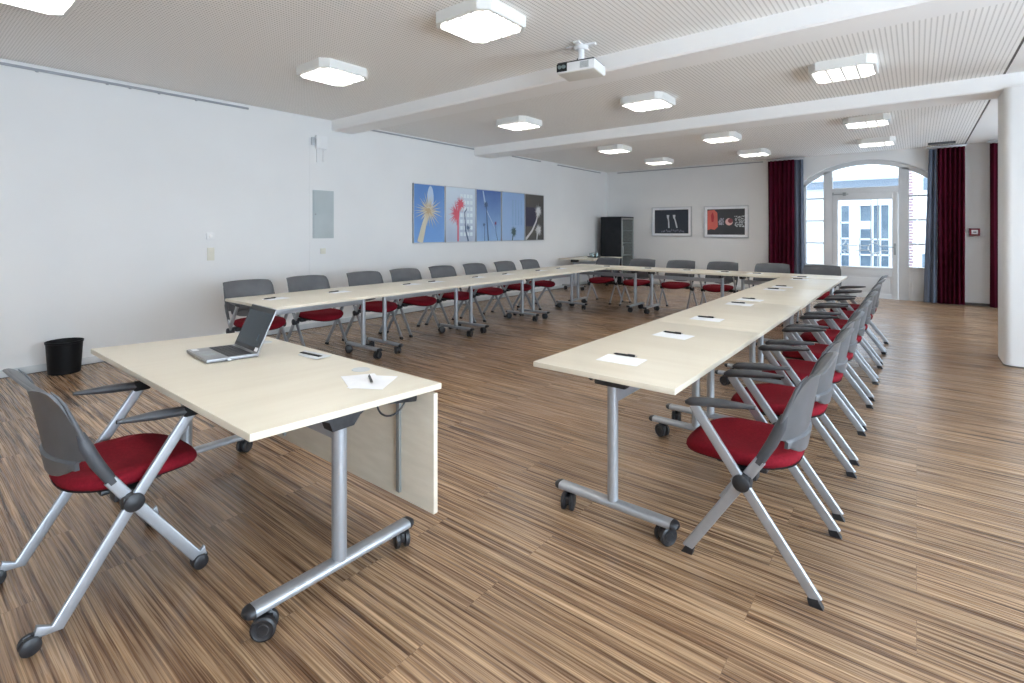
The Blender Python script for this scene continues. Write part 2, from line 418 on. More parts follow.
# ------------------------------------------------------------------ curtains
def curtain_mesh(x0, x1, x0b, x1b, z0, z1, amp, folds, n=90, phase=0, nz=10):
    vs = []; fs = []
    for side in (0, 1):
        for k in range(nz + 1):
            t = k / nz; z = z1 + (z0 - z1) * t
            for i in range(n + 1):
                u = i / n; xa = x0 + (x0b - x0) * t; xb = x1 + (x1b - x1) * t
                a = amp * (.75 + .35 * t) * (1 + .25 * math.sin(u * 9 + 2))
                ph = 2 * PI * folds * u + phase + .5 * math.sin(3 * t + u * 7)
                vs.append((xa + (xb - xa) * u + .12 * a * math.sin(2 * ph), a * math.sin(ph) + side * .006, z))
    m = (n + 1) * (nz + 1)
    for side in (0, 1):
        for k in range(nz):
            for i in range(n):
                q = side * m + k * (n + 1) + i; fs.append((q, q + 1, q + n + 2, q + n + 1))
    for k in range(nz):
        for i in (0, n):
            q = k * (n + 1) + i; fs.append((q, q + n + 1, q + n + 1 + m, q + m))
    for k in (0, nz):
        for i in range(n):
            q = k * (n + 1) + i; fs.append((q, q + 1, q + 1 + m, q + m))
    return MB().add(vs, fs)
def curtain(label, yc, red, blue, folds):
    t = thing('curtain', label, 'curtain', ((red[0] + red[1]) / 2, yc, 0), 0, 'crimson curtains at the garden windows'); cx = t.location.x
    curtain_mesh(red[0] - cx, red[1] - cx, red[0] - cx, red[1] - cx, .02, 2.94, .055, folds).build('curtain_fabric', M['curtain_red'], t, ang=80)
    if blue: curtain_mesh(blue[0] - cx, blue[1] - cx, blue[2] - cx, blue[3] - cx, .02, 2.93, .035, max(2, int((blue[1] - blue[0]) / .07)), phase=1).build('lining', M['curtain_blue'], t, loc=(0, .0, 0), ang=80)
    b = MB(); x0 = min(red[0], blue[0] if blue else 9) - cx; x1 = max(red[1], blue[1] if blue else -9) - cx
    b.box(x0 - .03, x1 + .03, -.02, .02, 2.955, 2.985, .004); b.build('curtain_rail', M['alu'], t)
curtain('crimson curtain with narrow blue-grey lining on its right, left of the arched window', 12.52, (-2.61, -2.09), (-2.10, -1.92, -2.10, -1.88), 6)
curtain('crimson curtain with wide blue-grey lining on its left, between arched window and alarm box', 12.52, (.305, .70), (.18, .30, .10, .30), 6)
curtain('sliver of dark crimson curtain half hidden behind the white pillar', 12.38, (1.02, 1.50), None, 6)
tag(MB().box(.165, .55, 12.10, 12.16, 2.962, 3.0, .004).build('ceiling_vent_strip', M['greydark']), 'narrow dark grey vent strip on ceiling above right garden curtain', 'vent')

# ------------------------------------------------------------------ ceiling lights
def make_lamp():
    t = thing('ceiling_light', 'x', 'ceiling light', (0, 0, H), 0, 'square louvred ceiling lights')
    s, c, h = .272, .070, .085
    out = [(s, s - c), (s - c, s), (-s + c, s), (-s, s - c), (-s, -s + c), (-s + c, -s), (s - c, -s), (s, -s + c)]
    k = (s - .028) / s; vs = []; fs = []
    inn = [(x * k, y * k) for x, y in out]
    vs = [(x, y, 0) for x, y in out] + [(x, y, -h + .008) for x, y in out] + [(x * .98, y * .98, -h) for x, y in out] + [(x, y, -h) for x, y in inn] + [(x, y, -.02) for x, y in inn]
    for r in range(4):
        for i in range(8): fs.append((r * 8 + i, r * 8 + (i + 1) % 8, r * 8 + 8 + (i + 1) % 8, r * 8 + 8 + i))
    fs.append(tuple(range(32, 40)))
    MB().add(vs, fs).build('housing', M['light_body'], t, ang=30)
    for i in range(4):
        x = -.18 + .12 * i
        MB().sweep([(x, -.235, -.045), (x, .235, -.045)], .017, n=10).build('fluorescent_tube', M['tube'], t)
    b = MB()
    for x in (-.12, 0, .12): b.box(x - .006, x + .006, -.25, .25, -h + .002, -.03, .001)
    for j in range(6):
        y = -.2 + .08 * j; b.box(-.25, .25, y - .002, y + .002, -h + .004, -.05)
    b.build('louvre', M['louvre'], t)
    return t
lamp0 = make_lamp(); first = True
COLN = {-4.56: 'left', -2.56: 'middle', -.55: 'right'}
desc = {
 (0, 0): 'square white louvred light cut off at top left corner of photo',
 (1, 0): 'square louvred ceiling light nearest the left wall, before the first beam',
 (1, 1): 'largest square louvred ceiling light, left of the projector before the first beam',
 (2, 0): 'left light between the two beams, above the dandelion picture row',
 (2, 1): 'middle light between the two beams, just beyond the projector',
 (2, 2): 'right light between the two beams, bright flat rectangle',
 (3, 0): 'left light of the row just beyond the second beam',
 (3, 1): 'middle light of the row just beyond the second beam',
 (3, 2): 'right light of the row just beyond the second beam',
 (4, 0): 'left light of the farthest row, nearest the black cabinet',
 (4, 1): 'middle light of the farthest row, before the left garden curtain',
 (4, 2): 'right light of the farthest row, above the arched window'}
for r, y in enumerate((.60, 2.87, 5.92, 8.93, 11.1)):
    for c, x in enumerate((-4.57, -2.58, -.56)):
        lb = desc.get((r, c), 'square louvred ceiling light above the camera, outside the view')
        if first: lamp0.location = (x, y, H); lamp0['label'] = lb; first = False
        else: dup(lamp0, (x, y, H), 0, lb)

# ------------------------------------------------------------------ chairs
def make_chair(casters=False):
    t = thing('conference_chair', 'x', 'chair')
    U = lambda u: u - .25
    # struts
    for sx in (-1, 1):
        xa, xb = sx * .274, sx * .254
        if casters:
            pa = [(xa, U(-.002), .062), (xa, U(.055), .046), (xa, U(.27), .375), (xa, U(.462), .650)]
            pf = [(xb, U(.525), .064), (xb, U(.490), .056), (xb, U(.27), .375), (xb, U(.205), .475)]
        else:
            pa = [(xa, U(.010), .022), (xa, U(.27), .378), (xa, U(.462), .645)]
            pf = [(xb, U(.497), .022), (xb, U(.27), .375), (xb, U(.205), .475)]
        MBa = MB()
        MBa.sweep(pa, .0205, .0095, up=(1, 0, 0), n=16, sq=.6); ra = MBa.build('rear_leg', M['metal'], t, ang=50)
        rf = MB().sweep(pf, .0205, .0095, up=(1, 0, 0), n=16, sq=.6).build('front_leg', M['metal'], t, ang=50)
        for leg, x, u0, du in ((ra, xa, .010, -.7), (rf, xb, .497, .7)):
            if casters:
                cu = U(-.002 if leg is ra else .515)
                b = MB().sweep([(x, cu, .060), (x, cu, .035)], .007, n=8)
                b.box(x - .007, x + .007, cu - .03, cu + .018, .028, .052, .004)
                for s2 in (-1, 1):
                    a = x + s2 * .014
                    b.lathe([(0, -.010), (.020, -.010), (.028, -.006), (.028, .006), (.020, .010), (0, .010)], (a, cu - .012, .0285), 'x', 22)
                b.build('caster', M['black'], leg)
            else:
                y = U(u0); b = MB()
                b.prism([(y - .022, 0), (y + .024, 0), (y + .030, .024), (y - .004, .030)] if du < 0 else
                        [(y - .024, 0), (y + .022, 0), (y + .004, .030), (y - .030, .024)], x - .013, x + .013, 'yz')
                b.build('foot_cap', M['black'], leg)
        # arm rest: thick rounded front, thin pointed rear end
        A = MB(); pts = []; sc = []
        for k in range(13):
            q = k / 12; u = .495 - .275 * q; z = .662 + .022 * q - .012 * (1 - q) ** 6
            pts.append((sx * .272, U(u), z)); sc.append(max(.25, min(1, (q * 9 + .45))) * (1 - .60 * max(0, q - .55) / .45))
        A.sweep(pts, .0235, .0185, up=(0, 0, 1), n=14, scale=sc)
        ar = A.build('armrest', M['greydark'], t, ang=60)
        if casters:
            MB().box(sx * .272 - .024, sx * .272 + .024, U(.435), U(.500), .640, .682, .010).build('arm_joint', M['blacksoft'], ar)
        # pivot hub
        hb = MB(); hb.lathe([(0, -.036), (.022, -.036), (.033, -.028), (.035, -.005), (.033, .028), (.022, .034), (0, .036)], (sx * .264, U(.27), .376), 'x', 18)
        hb.box(sx * .264 - .02, sx * .264 + .02, U(.235), U(.305), .350, .402, .012)
        hb.build('pivot_hub', M['black'], t)
        # sleeve gripping the strut below the back shell
        MB().sweep([(xb, U(.215), .460), (xb, U(.165), .552), (xb * .995, U(.135), .622), (xb * .97, U(.122), .668)], .021, .0135, up=(1, 0, 0), n=12, scale=[.85, 1, .98, .6]).build('back_bracket', M['greydark'], t)
    # under-seat carrier
    b = MB(); b.sweep([(-.25, U(.275), .385), (.25, U(.275), .385)], .014, n=10); b.box(-.17, .17, U(.20), U(.40), .388, .408, .008)
    for sx in (-1, 1): b.box(sx * .20 - .03, sx * .20 + .03, U(.225), U(.33), .372, .410, .010)
    b.build('seat_carrier', M['black'], t)
    # seat: superellipse cushion on a thin shell
    def pad(a, bb, zs, cx, dip):
        vs = []; fs = []; n = 44
        for (k, z) in zs:
            for j in range(n):
                w_ = 2 * PI * j / n; e = .78; c, s_ = math.cos(w_), math.sin(w_)
                x = math.copysign(abs(c) ** e, c) * a * k; y = math.copysign(abs(s_) ** e, s_) * bb * k
                yy = y + cx
                zz = z - dip * max(0, (y / bb)) ** 3 * .03 + dip * (x / a) ** 2 * .010 + dip * .014 * max(0, -y / bb) ** 2
                vs.append((x, yy, zz))
        for r in range(len(zs) - 1):
            for j in range(n): fs.append((r * n + j, r * n + (j + 1) % n, (r + 1) * n + (j + 1) % n, (r + 1) * n + j))
        fs.append(tuple(range(n))); fs.append(tuple(range((len(zs) - 1) * n, len(zs) * n)))
        return MB().add(vs, fs)
    st = pad(.232, .235, [(.90, .410), (.97, .414), (1.0, .428), (.99, .443), (.95, .455), (.86, .462), (.70, .464), (.45, .461), (.2, .459), (.05, .459)], U(.332), 1).build('seat', M['red'], t, ang=70)
    pad(.222, .225, [(.5, .395), (.88, .398), (.99, .408), (1.0, .416), (.9, .420)], U(.325), 1).build('seat_shell', M['blacksoft'], st, ang=50)
    # backrest shell
    rows = [(.478, .105, 0, .012), (.482, .150, 0, .010), (.495, .178, 0, .006), (.520, .192, 0, .004), (.548, .200, 0, .002), (.556, .204, 1, .010), (.562, .236, 1, .004),
            (.60, .248, 1, 0), (.65, .252, 1, 0), (.70, .252, 1, 0), (.75, .250, 1, 0), (.79, .247, 1, -.002), (.82, .245, 1, -.008), (.838, .243, 1, -.017), (.850, .239, 1, -.027), (.856, .233, 1, -.037), (.857, .222, 1, -.044), (.854, .21, 1, -.048)]
    n = 24; vs = []; fs = []
    def side(z): return .165 - (z - .56) * .37 if z > .45 else .2
    def cen(z): return .105 - (z - .48) * .17
    for lay in (0, 1):
        for (z, hw, up_, off) in rows:
            for j in range(n + 1):
                q = -1 + 2 * j / n; x = q * hw
                base_u = cen(z) + (side(z) - cen(z)) * (abs(x) / .25) ** 2.2
                zz = z - .012 * abs(q) ** 2.6 * max(0, min(1, (z - .74) / .10)) + (.03 * abs(q) ** 4 if z < .50 else 0)
                u = base_u + off * (1 if z > .6 else -.0) - (.010 if (not up_) else 0)
                thick = .013 if z < .83 else .009
                vs.append((x, U(u - (thick if lay else 0)), zz))
    m = len(rows) * (n + 1)
    for lay in (0, 1):
        for r in range(len(rows) - 1):
            for j in range(n):
                q = lay * m + r * (n + 1) + j; fs.append((q, q + 1, q + n + 2, q + n + 1))
    for r in range(len(rows) - 1):
        for j in (0, n):
            q = r * (n + 1) + j; fs.append((q, q + n + 1, q + n + 1 + m, q + m))
    for r in (0, len(rows) - 1):
        for j in range(n):
            q = r * (n + 1) + j; fs.append((q, q + 1, q + 1 + m, q + m))
    bk = MB().add(vs, fs)
    for sx in (-1, 1):                      # rolled edges continue the brackets up the shell sides
        bk.sweep([(sx * .246, U(side(z) - .004), z) for z in (.585, .62, .66, .70, .74, .78)] + [(sx * .243, U(side(.81) - .010), .81), (sx * .238, U(side(.83) - .02), .832)], .0085, .0145, up=(1, 0, 0), n=12, scale=[1.1, 1.15, 1.1, 1, .85, .7, .5, .25])
    bk.build('backrest', M['grey'], t, ang=55)
    return t
chair0 = make_chair(False)
ordn = ['nearest to the camera', 'second from the camera', 'third from the camera', 'fourth from the camera', 'fifth from the camera', 'sixth from the camera', 'second from the far end', 'farthest from the camera']
used = False
def place_chair(x, y, rz, label, group):
    global used
    if not used:
        chair0.location = (x, y, 0); chair0.rotation_euler = (0, 0, rz); chair0['label'] = label; chair0['group'] = group; used = True
    else: dup(chair0, (x, y, 0), rz, label, group)
for i, y in enumerate((2.437, 3.155, 3.89, 4.57, 5.34, 6.03, 6.78, 7.44)):
    place_chair(-.525, y, PI / 2 + random.uniform(-.015, .015), 'red seated grey armchair at the right table run, ' + ordn[i], 'armchairs along the right table run')
for i, y in enumerate((2.50, 3.18, 3.96, 4.63, 5.34, 6.06, 6.82, 7.54)):
    place_chair(-5.395, y, -PI / 2 + random.uniform(-.02, .02), 'red seated grey armchair along the left wall, ' + ordn[i], 'armchairs along the left wall')
for i, x in enumerate((-4.76, -4.04, -3.31, -2.59, -1.82, -1.14)):
    lb = ['nearest the corner desk, leftmost of the back row', 'second from the left, right of the black cabinet', 'third from the left, below the black striped night picture',
          'third from the right, below the red and black picture', 'second from the right, before the left crimson curtain', 'rightmost of the back row, before the garden door'][i]
    place_chair(x, 8.86, PI + random.uniform(-.02, .02), 'grey armchair of the far run, ' + lb, 'armchairs along the far table run')
tc_ = make_chair(True); tc_.location = (-2.550, .575, 0); tc_.rotation_euler = (0, 0, math.radians(2))
tc_['label'] = 'large red seated armchair on casters at the desk with the laptop'

# ------------------------------------------------------------------ folding tables
def caster(b, x, y, ang, r=.041):
    """twin-wheel caster, stem from the foot bar down to the floor"""
    R = Matrix.Rotation(ang, 3, 'Z'); sub = MB()
    sub.sweep([(0, 0, .098), (0, 0, .060)], .010, n=10)
    sub.box(-.011, .011, -.045, .014, .030, .070, .006)
    for s in (-1, 1):
        sub.lathe([(0, -.011), (.018, -.0115), (.020, -.009), (.031, -.009), (.034, -.011), (r, -.007), (r, .007), (.034, .0105), (0, .0105)], (s * .020, -.018, r), 'x', 26)
    return b.add([tuple(R @ Vector(v) + Vector((x, y, 0))) for v in sub.v], sub.f)
def make_table(L, W, fl, inset, tilt=0.0, angs=(.3, 2.6, 1.2, -2.2), z=.74, rail=True, off=0.0, cr=.025, mech=0.0, ci=.045):
    """long side along local Y, origin on the floor at its centre"""
    t = thing('folding_table', 'x', 'table')
    top = MB(); th = .025
    R = Matrix.Rotation(tilt, 3, 'Y') if tilt else None
    top.box(off - W / 2, off + W / 2, -L / 2, L / 2, z - th, z, .0025, rot=R, piv=(0, 0, z))
    # edge band faces use the second material
    o = top.build('tabletop', [M['table'], M['table_edge']], t, ang=30)
    for p_ in o.data.polygons:
        if abs(p_.normal.z) < .6: p_.material_index = 1
    for k, sy in enumerate((-1, 1)):
        y = sy * (L / 2 - inset)
        col = MB(); col.lathe([(0, .10), (cr, .10), (cr, z - .085), (0, z - .085)], (0, y, 0), 'z', 28)
        leg = col.build('leg', M['metal'], t)
        b = MB()
        if mech:
            b.prism([(-.12, z - .024), (.18, z - .036), (.17, z - .050), (.12, z - .062), (.075, z - .085), (.046, z - .118), (-.046, z - .118), (-.06, z - .080), (-.11, z - .050)], y - .030, y + .030, 'xz')
        else: b.box(-.085, .075, y - .028, y + .028, z - .088, z - th - .001, .008)
        if not mech: b.prism([(-.115, z - th - .001), (-.085, z - th - .001), (-.085, z - .06), (-.105, z - .078), (-.118, z - .070)], y - .022, y + .022, 'xz')
        if sy < 0 and rail: pass
        b.build('tilt_mechanism', M['black'], leg)
        ft = MB(); prof = []
        for q in range(13):
            a = PI * q / 12; prof.append((.031 * math.copysign(abs(math.cos(a)) ** .6, math.cos(a)), .096 + .024 * math.sin(a) ** .7))
        prof += [(-.027, .090), (.027, .090)]
        ft.prism([(y + p_[0], p_[1]) for p_ in prof], -fl / 2, fl / 2, 'yz')
        fo = ft.build('foot_bar', M['metal'], t, ang=40)
        for j, sx in enumerate((-1, 1)):
            cap = MB(); rings = []; 
            for e, kk in ((0, 1.04), (.012, 1.0), (.024, .80), (.031, .45)):
                rings.append([(sx * (fl / 2 + e), y + p_[0] * kk, .102 + (p_[1] - .102) * kk) for p_ in prof])
            nn = len(prof); vs = [v for r in rings for v in r]
            fs = [(r * nn + i, r * nn + (i + 1) % nn, (r + 1) * nn + (i + 1) % nn, (r + 1) * nn + i) for r in range(3) for i in range(nn)] + [tuple(range(nn)), tuple(range(3 * nn, 4 * nn))]
            cap.add(vs, fs).build('end_cap', M['black'], fo)
            cb = MB(); caster(cb, sx * (fl / 2 - ci), y, angs[(k * 2 + j) % 4]); cb.build('caster', M['black'], fo)
    if rail:
        y = L / 2 - inset
        MB().box(-.016, .016, -y + .02, y - .02, z - .165, z - .105, .004).build('support_rail', M['metal'], t)
    return t
TL, TW = 1.452, .708
table0 = make_table(TL, TW, .57, .15); tused = False
def place_table(x, y, rz, label, group):
    global tused
    if not tused: table0.location = (x, y, 0); table0.rotation_euler = (0, 0, rz); table0['label'] = label; table0['group'] = group; tused = True
    else: dup(table0, (x, y, 0), rz, label, group)
wide0 = make_table(TL, .92, .57, .145, off=-.135); wused = False
def place_wide(x, y, rz, label, group):
    global wused
    if not wused: wide0.location = (x, y, 0); wide0.rotation_euler = (0, 0, rz); wide0['label'] = label; wide0['group'] = group; wused = True
    else: dup(wide0, (x, y, 0), rz, label, group)
where = ['nearest section', 'second section from the camera', 'third section from the camera', 'farthest section, meeting the far run']
for i in range(4):
    place_table(-1.1185, 2.02 + TL * (i + .5), 0, 'maple topped folding table on casters, right run, ' + where[i], 'maple folding tables of the right run')
for i in range(4):
    place_wide(-4.80, 2.083 + TL * (i + .5), PI, 'maple topped folding table on casters, left run, ' + where[i], 'maple folding tables of the left run')
where = ['left section by the room corner', 'middle section', 'right section, ending in front of the garden door']
for i in range(3):
    place_table(-4.99 + .002 + TL * (i + .5) - .135, 7.895 + TW / 2 + .001, PI / 2, 'maple folding table of the far run, ' + where[i], 'maple folding tables of the far run')
# corner desk by the black cabinet
place_wide(-6.27, 10.80, PI, 'maple topped folding table alone in the far corner before the black cabinet', 'spare maple table')

# presenter's desk: wider, with a hanging modesty panel
desk = make_table(1.826, .808, .66, .146, tilt=math.radians(2.2), angs=(.9, 2.7, .2, 2.0), cr=.0285, mech=.06, ci=.022)
desk.name = 'presenter_desk'; desk.location = (-2.517, 1.127, 0); desk.rotation_euler = (0, 0, PI / 2)
desk['label'] = 'large maple desk on casters with hanging front panel, carrying the laptop'
# local +X = world +Y; local +Y = world -X
pn = MB().box(.365, .388, -.905, .905, .17, .685, .002).build('modesty_panel', M['table_edge'], desk)
for y in (-.68, .345): MB().box(.352, .365, y - .012, y + .012, .20, .68, .002).build('panel_bracket', M['steel'], pn)
b = MB(); b.sweep([(.235 + .075 * math.cos(math.radians(a)), -.79, .675 + .070 * math.sin(math.radians(a))) for a in range(0, -181, -12)], .004, up=(0, 1, 0), n=8)
b.box(.16, .34, -.83, -.765, .660, .692, .006, rot=Matrix.Rotation(.18, 3, 'Y')); b.build('release_lever', M['black'], desk)
def Z(y): return .74 - (y - 1.127) * math.tan(math.radians(2.2))       # height of the sloping desk top at world y
TILT = math.radians(-2.2)
# cable flap and grommets let into the top
def on_desk(name, x, y, rz=0.0, dz=0.0):
    pass
fl = MB(); fl.box(-.155, .155, -.045, .045, 0, .0025, .001)
o = fl.build('cable_flap', M['trim'], desk, ang=30); o.location = (1.435 - 1.127, -(-2.52 + 2.517), Z(1.435)); o.rotation_euler = (0, math.radians(2.2), PI / 2)
sl = MB().box(-.125, .065, -.010, .010, .0022, .006, .001).build('brush_slot', M['blacksoft'], o)
for gx in (-2.045, -2.99):
    o = MB().lathe([(0, .0012), (.036, .0012), (.040, .0022), (.043, 0)], (0, 0, 0), 'z', 28).build('grommet', M['trim'], desk)
    o.location = (1.432 - 1.127, -(gx + 2.517), Z(1.432)); o.rotation_euler = (0, math.radians(2.2), 0)

# ------------------------------------------------------------------ laptop
lap = thing('laptop', 'silver laptop open on the presenter desk, dark screen', 'laptop', (-2.80, 1.125, Z(1.122) + .001), math.radians(-4))
lap.rotation_euler[0] = TILT
w_, d_ = .160, .120
b = MB(); b.box(-w_, w_, -d_, d_, .003, .018, .004); lb = b.build('base', M['silver_pl'], lap)
MB().box(-w_ + .004, w_ - .004, -d_ + .004, d_ - .004, 0, .004, .001).build('underside', M['black'], lb)
k = MB(); k.box(-.142, .142, -.022, .092, .0178, .0186)
for r in range(5):
    for c in range(14):
        x = -.1385 + c * .0199; y = -.018 + r * .0215; k.box(x, x + .0175, y, y + .0185, .0184, .0202, .0008)
k.build('keyboard', M['key'], lb)
MB().box(-.055, .055, -.105, -.032, .0178, .0187, .0003).build('touchpad', M['steel'], lb)
MB().box(-.148, -.098, -.106, -.078, .0178, .0185).build('palm_sticker', M['sticker'], lb)
b = MB(); b.box(w_ - .001, w_ + .028, -.035, -.021, .007, .013, .001); b.build('usb_stick', M['alu'], lb)
ta = math.radians(22)
Rm = Matrix.Rotation(-ta, 3, 'X')
sc_ = MB().box(-w_, w_, d_ - .010, d_ - .003, .016, .016 + .235, .003, rot=Rm, piv=(0, d_ - .006, .016)).build('lid', M['silver_pl'], lap)
MB().box(-w_ + .004, w_ - .004, d_ - .0112, d_ - .0098, .020, .016 + .231, 0, rot=Rm, piv=(0, d_ - .006, .016)).build('bezel', M['key'], sc_)
MB().box(-w_ + .012, w_ - .012, d_ - .0122, d_ - .0110, .038, .016 + .205, 0, rot=Rm, piv=(0, d_ - .006, .016)).build('screen', M['screen'], sc_)
MB().box(w_ - .045, w_ - .008, d_ - .0132, d_ - .0122, .022, .042, 0, rot=Rm, piv=(0, d_ - .006, .016)).build('screen_sticker', M['sticker'], sc_)

# ------------------------------------------------------------------ sheets of paper and pens
sheet_m = MB().box(-.105, .105, -.074, .074, 0, .0012)
def sheet(x, y, rz, label, group, z=.7405, w=1.0, tilt=0):
    o = sheet_m.build('paper_sheet', M['paper'], smooth=False) if sheet.me is None else bpy.data.objects.new('paper_sheet', sheet.me)
    if sheet.me is None: sheet.me = o.data
    else: COL.objects.link(o)
    o.location = (x, y, z); o.rotation_euler = (tilt, 0, rz); return tag(o, label, 'paper', group)
sheet.me = None
def make_pen():
    t = thing('ballpoint_pen', 'x', 'pen', (0, 0, 0), 0, 'black ballpoint pens on the tables')
    MB().lathe([(0, -.062), (.0032, -.060), (.0055, -.052), (.0055, .045), (.0045, .050), (0, .050)], (0, 0, .0056), 'x', 12).build('pen_barrel', M['ink'], t)
    b = MB(); b.lathe([(0, -.071), (.0012, -.070), (.0034, -.0605), (0, -.0605)], (0, 0, .0056), 'x', 10); b.lathe([(0, .050), (.0028, .050), (.0028, .060), (0, .060)], (0, 0, .0056), 'x', 10)
    b.build('pen_tip', M['chrome'], t)
    MB().box(.012, .050, -.0016, .0016, .0112, .0132, .0005).build('pen_clip', M['ink'], t)
    return t
pen0 = make_pen(); pused = False
def pen(x, y, rz, label, z):
    global pused
    if not pused: pen0.location = (x, y, z); pen0.rotation_euler = (0, 0, rz); pen0['label'] = label; pused = True; return pen0
    return dup(pen0, (x, y, z), rz, label)
nth = ['nearest to the camera', 'second', 'third', 'fourth', 'fifth', 'sixth', 'seventh', 'farthest']
def spot(i): return nth[i] if i in (0, 7) else nth[i] + ' from the camera'
for i, (x, y, a) in enumerate([(-1.145, 2.315, 3), (-1.165, 3.05, -4), (-1.19, 3.77, 2), (-1.21, 4.71, 2), (-1.21, 5.07, -3), (-1.21, 6.12, 0), (-1.20, 6.48, 4), (-1.21, 7.60, 0)]):
    sheet(x, y, math.radians(a), 'white paper sheet on the right table run, ' + spot(i), 'paper sheets on the right tables')
    pen(x - .02, y + (.085 if i == 0 else .055), math.radians(a + 2), 'black pen by the right run paper sheet, ' + spot(i), .7405 if i == 0 else .7422)
for i, y in enumerate([2.38, 3.05, 4.02, 4.42, 5.22, 5.86, 6.70, 7.30]):
    a = 90 + random.uniform(-5, 5)
    sheet(-4.74, y, math.radians(a), 'white paper sheet on the left table run, ' + spot(i), 'paper sheets on the left tables')
    pen(-4.76, y - .045, math.radians(a), 'black pen on the left run paper sheet, ' + spot(i), .7422)
bn = ['leftmost', 'second from the left', 'third from the left', 'third from the right', 'second from the right', 'rightmost']
for i, x in enumerate([-4.40, -3.62, -2.95, -2.36, -1.90, -1.27]):
    a = random.uniform(-5, 5); y = 8.28 if i < 5 else 8.05
    sheet(x, y, math.radians(a), 'white paper sheet on the far table run, ' + bn[i], 'paper sheets on the far tables')
    pen(x + .03, y - .02, math.radians(a + 8), 'black pen on the far run paper sheet, ' + bn[i], .7422)
# fanned sheets on the desk
def desk_sheet(x, y, rz, dz, label): 
    o = sheet(x, y, 0, label, 'fanned sheets on the presenter desk', Z(y) + .0008 + dz)
    o.rotation_mode = 'XYZ'; o.rotation_euler = (Matrix.Rotation(TILT, 3, 'X') @ Matrix.Rotation(rz, 3, 'Z')).to_euler()
desk_sheet(-1.872, 1.320, math.radians(-23.6), .000, 'lower of two fanned white sheets on the desk corner')
desk_sheet(-1.819, 1.336, math.radians(-56), .0014, 'upper of two fanned white sheets on the desk corner')
pen(-1.847, 1.341, math.radians(150), 'black pen lying on the fanned sheets on the desk', Z(1.33) + .0035).rotation_euler = (Matrix.Rotation(TILT, 3, 'X') @ Matrix.Rotation(math.radians(150), 3, 'Z')).to_euler()

# ------------------------------------------------------------------ waste bin
t = thing('waste_bin', 'black round waste bin on the floor by the left wall', 'waste bin', (-6.50, 1.17, 0))
MB().lathe([(0, .002), (.118, .002), (.124, .008), (.140, .292), (.146, .296), (.147, .312), (.140, .314), (.136, .300), (.120, .012), (0, .010)], (0, 0, 0), 'z', 40).build('bin_body', M['bin'], t)

# ------------------------------------------------------------------ pictures
def flat(name, c, rough=.35): return noisy(mat(name, c, rough, coat=.2), tuple(v * .92 for v in c), tuple(min(1, v * 1.08) for v in c), (3, 3, 3))
def gradient(name, c0, c1, rough=.3):
    m = mat(name, c0, rough, coat=.2); nt, N, L, B = nodes(m)
    tc = N.new('ShaderNodeTexCoord'); s = N.new('ShaderNodeSeparateXYZ'); L.new(tc.outputs['Object'], s.inputs[0])
    mr = N.new('ShaderNodeMapRange'); mr.inputs['From Min'].default_value = -.5; mr.inputs['From Max'].default_value = .5; L.new(s.outputs['Z'], mr.inputs['Value'])
    n = N.new('ShaderNodeTexNoise'); n.inputs['Scale'].default_value = 4; L.new(tc.outputs['Object'], n.inputs['Vector'])
    ad = N.new('ShaderNodeMath'); ad.operation = 'MULTIPLY_ADD'; ad.inputs[1].default_value = .35; ad.inputs[2].default_value = -.17; L.new(n.outputs['Fac'], ad.inputs[0])
    a2 = N.new('ShaderNodeMath'); L.new(ad.outputs[0], a2.inputs[0]); L.new(mr.outputs[0], a2.inputs[1])
    r = N.new('ShaderNodeValToRGB'); r.color_ramp.elements[0].color = (*c0, 1); r.color_ramp.elements[1].color = (*c1, 1)
    L.new(a2.outputs[0], r.inputs['Fac']); L.new(r.outputs['Color'], B.inputs['Base Color']); return m
P_blue = gradient('print_sky_blue', (.16, .33, .66), (.09, .22, .52)); P_white = gradient('print_facade', (.42, .48, .60), (.62, .70, .78))
P_blue2 = gradient('print_deep_sky', (.30, .47, .72), (.07, .14, .38)); P_lblue = gradient('print_light_sky', (.36, .50, .72), (.28, .42, .68))
P_dark = flat('print_dark_brown', (.085, .078, .07)); P_navy = flat('print_navy', (.03, .03, .06))
P_cream = flat('print_cream', (.62, .56, .42)); P_red = flat('print_red', (.62, .08, .12)); P_stem = flat('print_slate', (.07, .11, .20)); P_pale = flat('print_pale', (.62, .62, .62))
P_grey = flat('print_grey_blue', (.32, .42, .55)); P_mark = flat('print_haze', (.50, .60, .75))
def burst(b, cx, cz, r, n, mi, y, w=.018, seed=1, a0=0, a1=360, dep=-.0012):
    """spiky star of tapering needles on the print face; coordinates (across, up)"""
    rd = random.Random(seed)
    for k in range(n):
        a = math.radians(a0 + (a1 - a0) * k / n + rd.uniform(-6, 6)); rr = r * rd.uniform(.7, 1.05)
        dx, dz = math.cos(a), math.sin(a); nx, nz = -dz * w / 2, dx * w / 2
        b.prism([(cx + nx, cz + nz), (cx + dx * rr, cz + dz * rr), (cx - nx, cz - nz)], y, y + dep * (1 + .02 * k), 'xz', mi)
    b.prism([(cx + r * .2 * math.cos(j * PI / 6), cz + r * .2 * math.sin(j * PI / 6)) for j in range(12)], y, y + dep * 1.6, 'xz', mi)
def stroke(b, pts, w0, w1, mi, y, dep=-.0010):
    n = len(pts)
    for i in range(n - 1):
        (x0, z0), (x1, z1) = pts[i], pts[i + 1]; l = math.hypot(x1 - x0, z1 - z0); nx, nz = -(z1 - z0) / l, (x1 - x0) / l
        a = (w0 + (w1 - w0) * i / (n - 1)) / 2; c = (w0 + (w1 - w0) * (i + 1) / (n - 1)) / 2
        b.prism([(x0 + nx * a, z0 + nz * a), (x1 + nx * c, z1 + nz * c), (x1 - nx * c, z1 - nz * c), (x0 - nx * a, z0 - nz * a)], y, y + dep, 'xz', mi)
Y0 = -.024
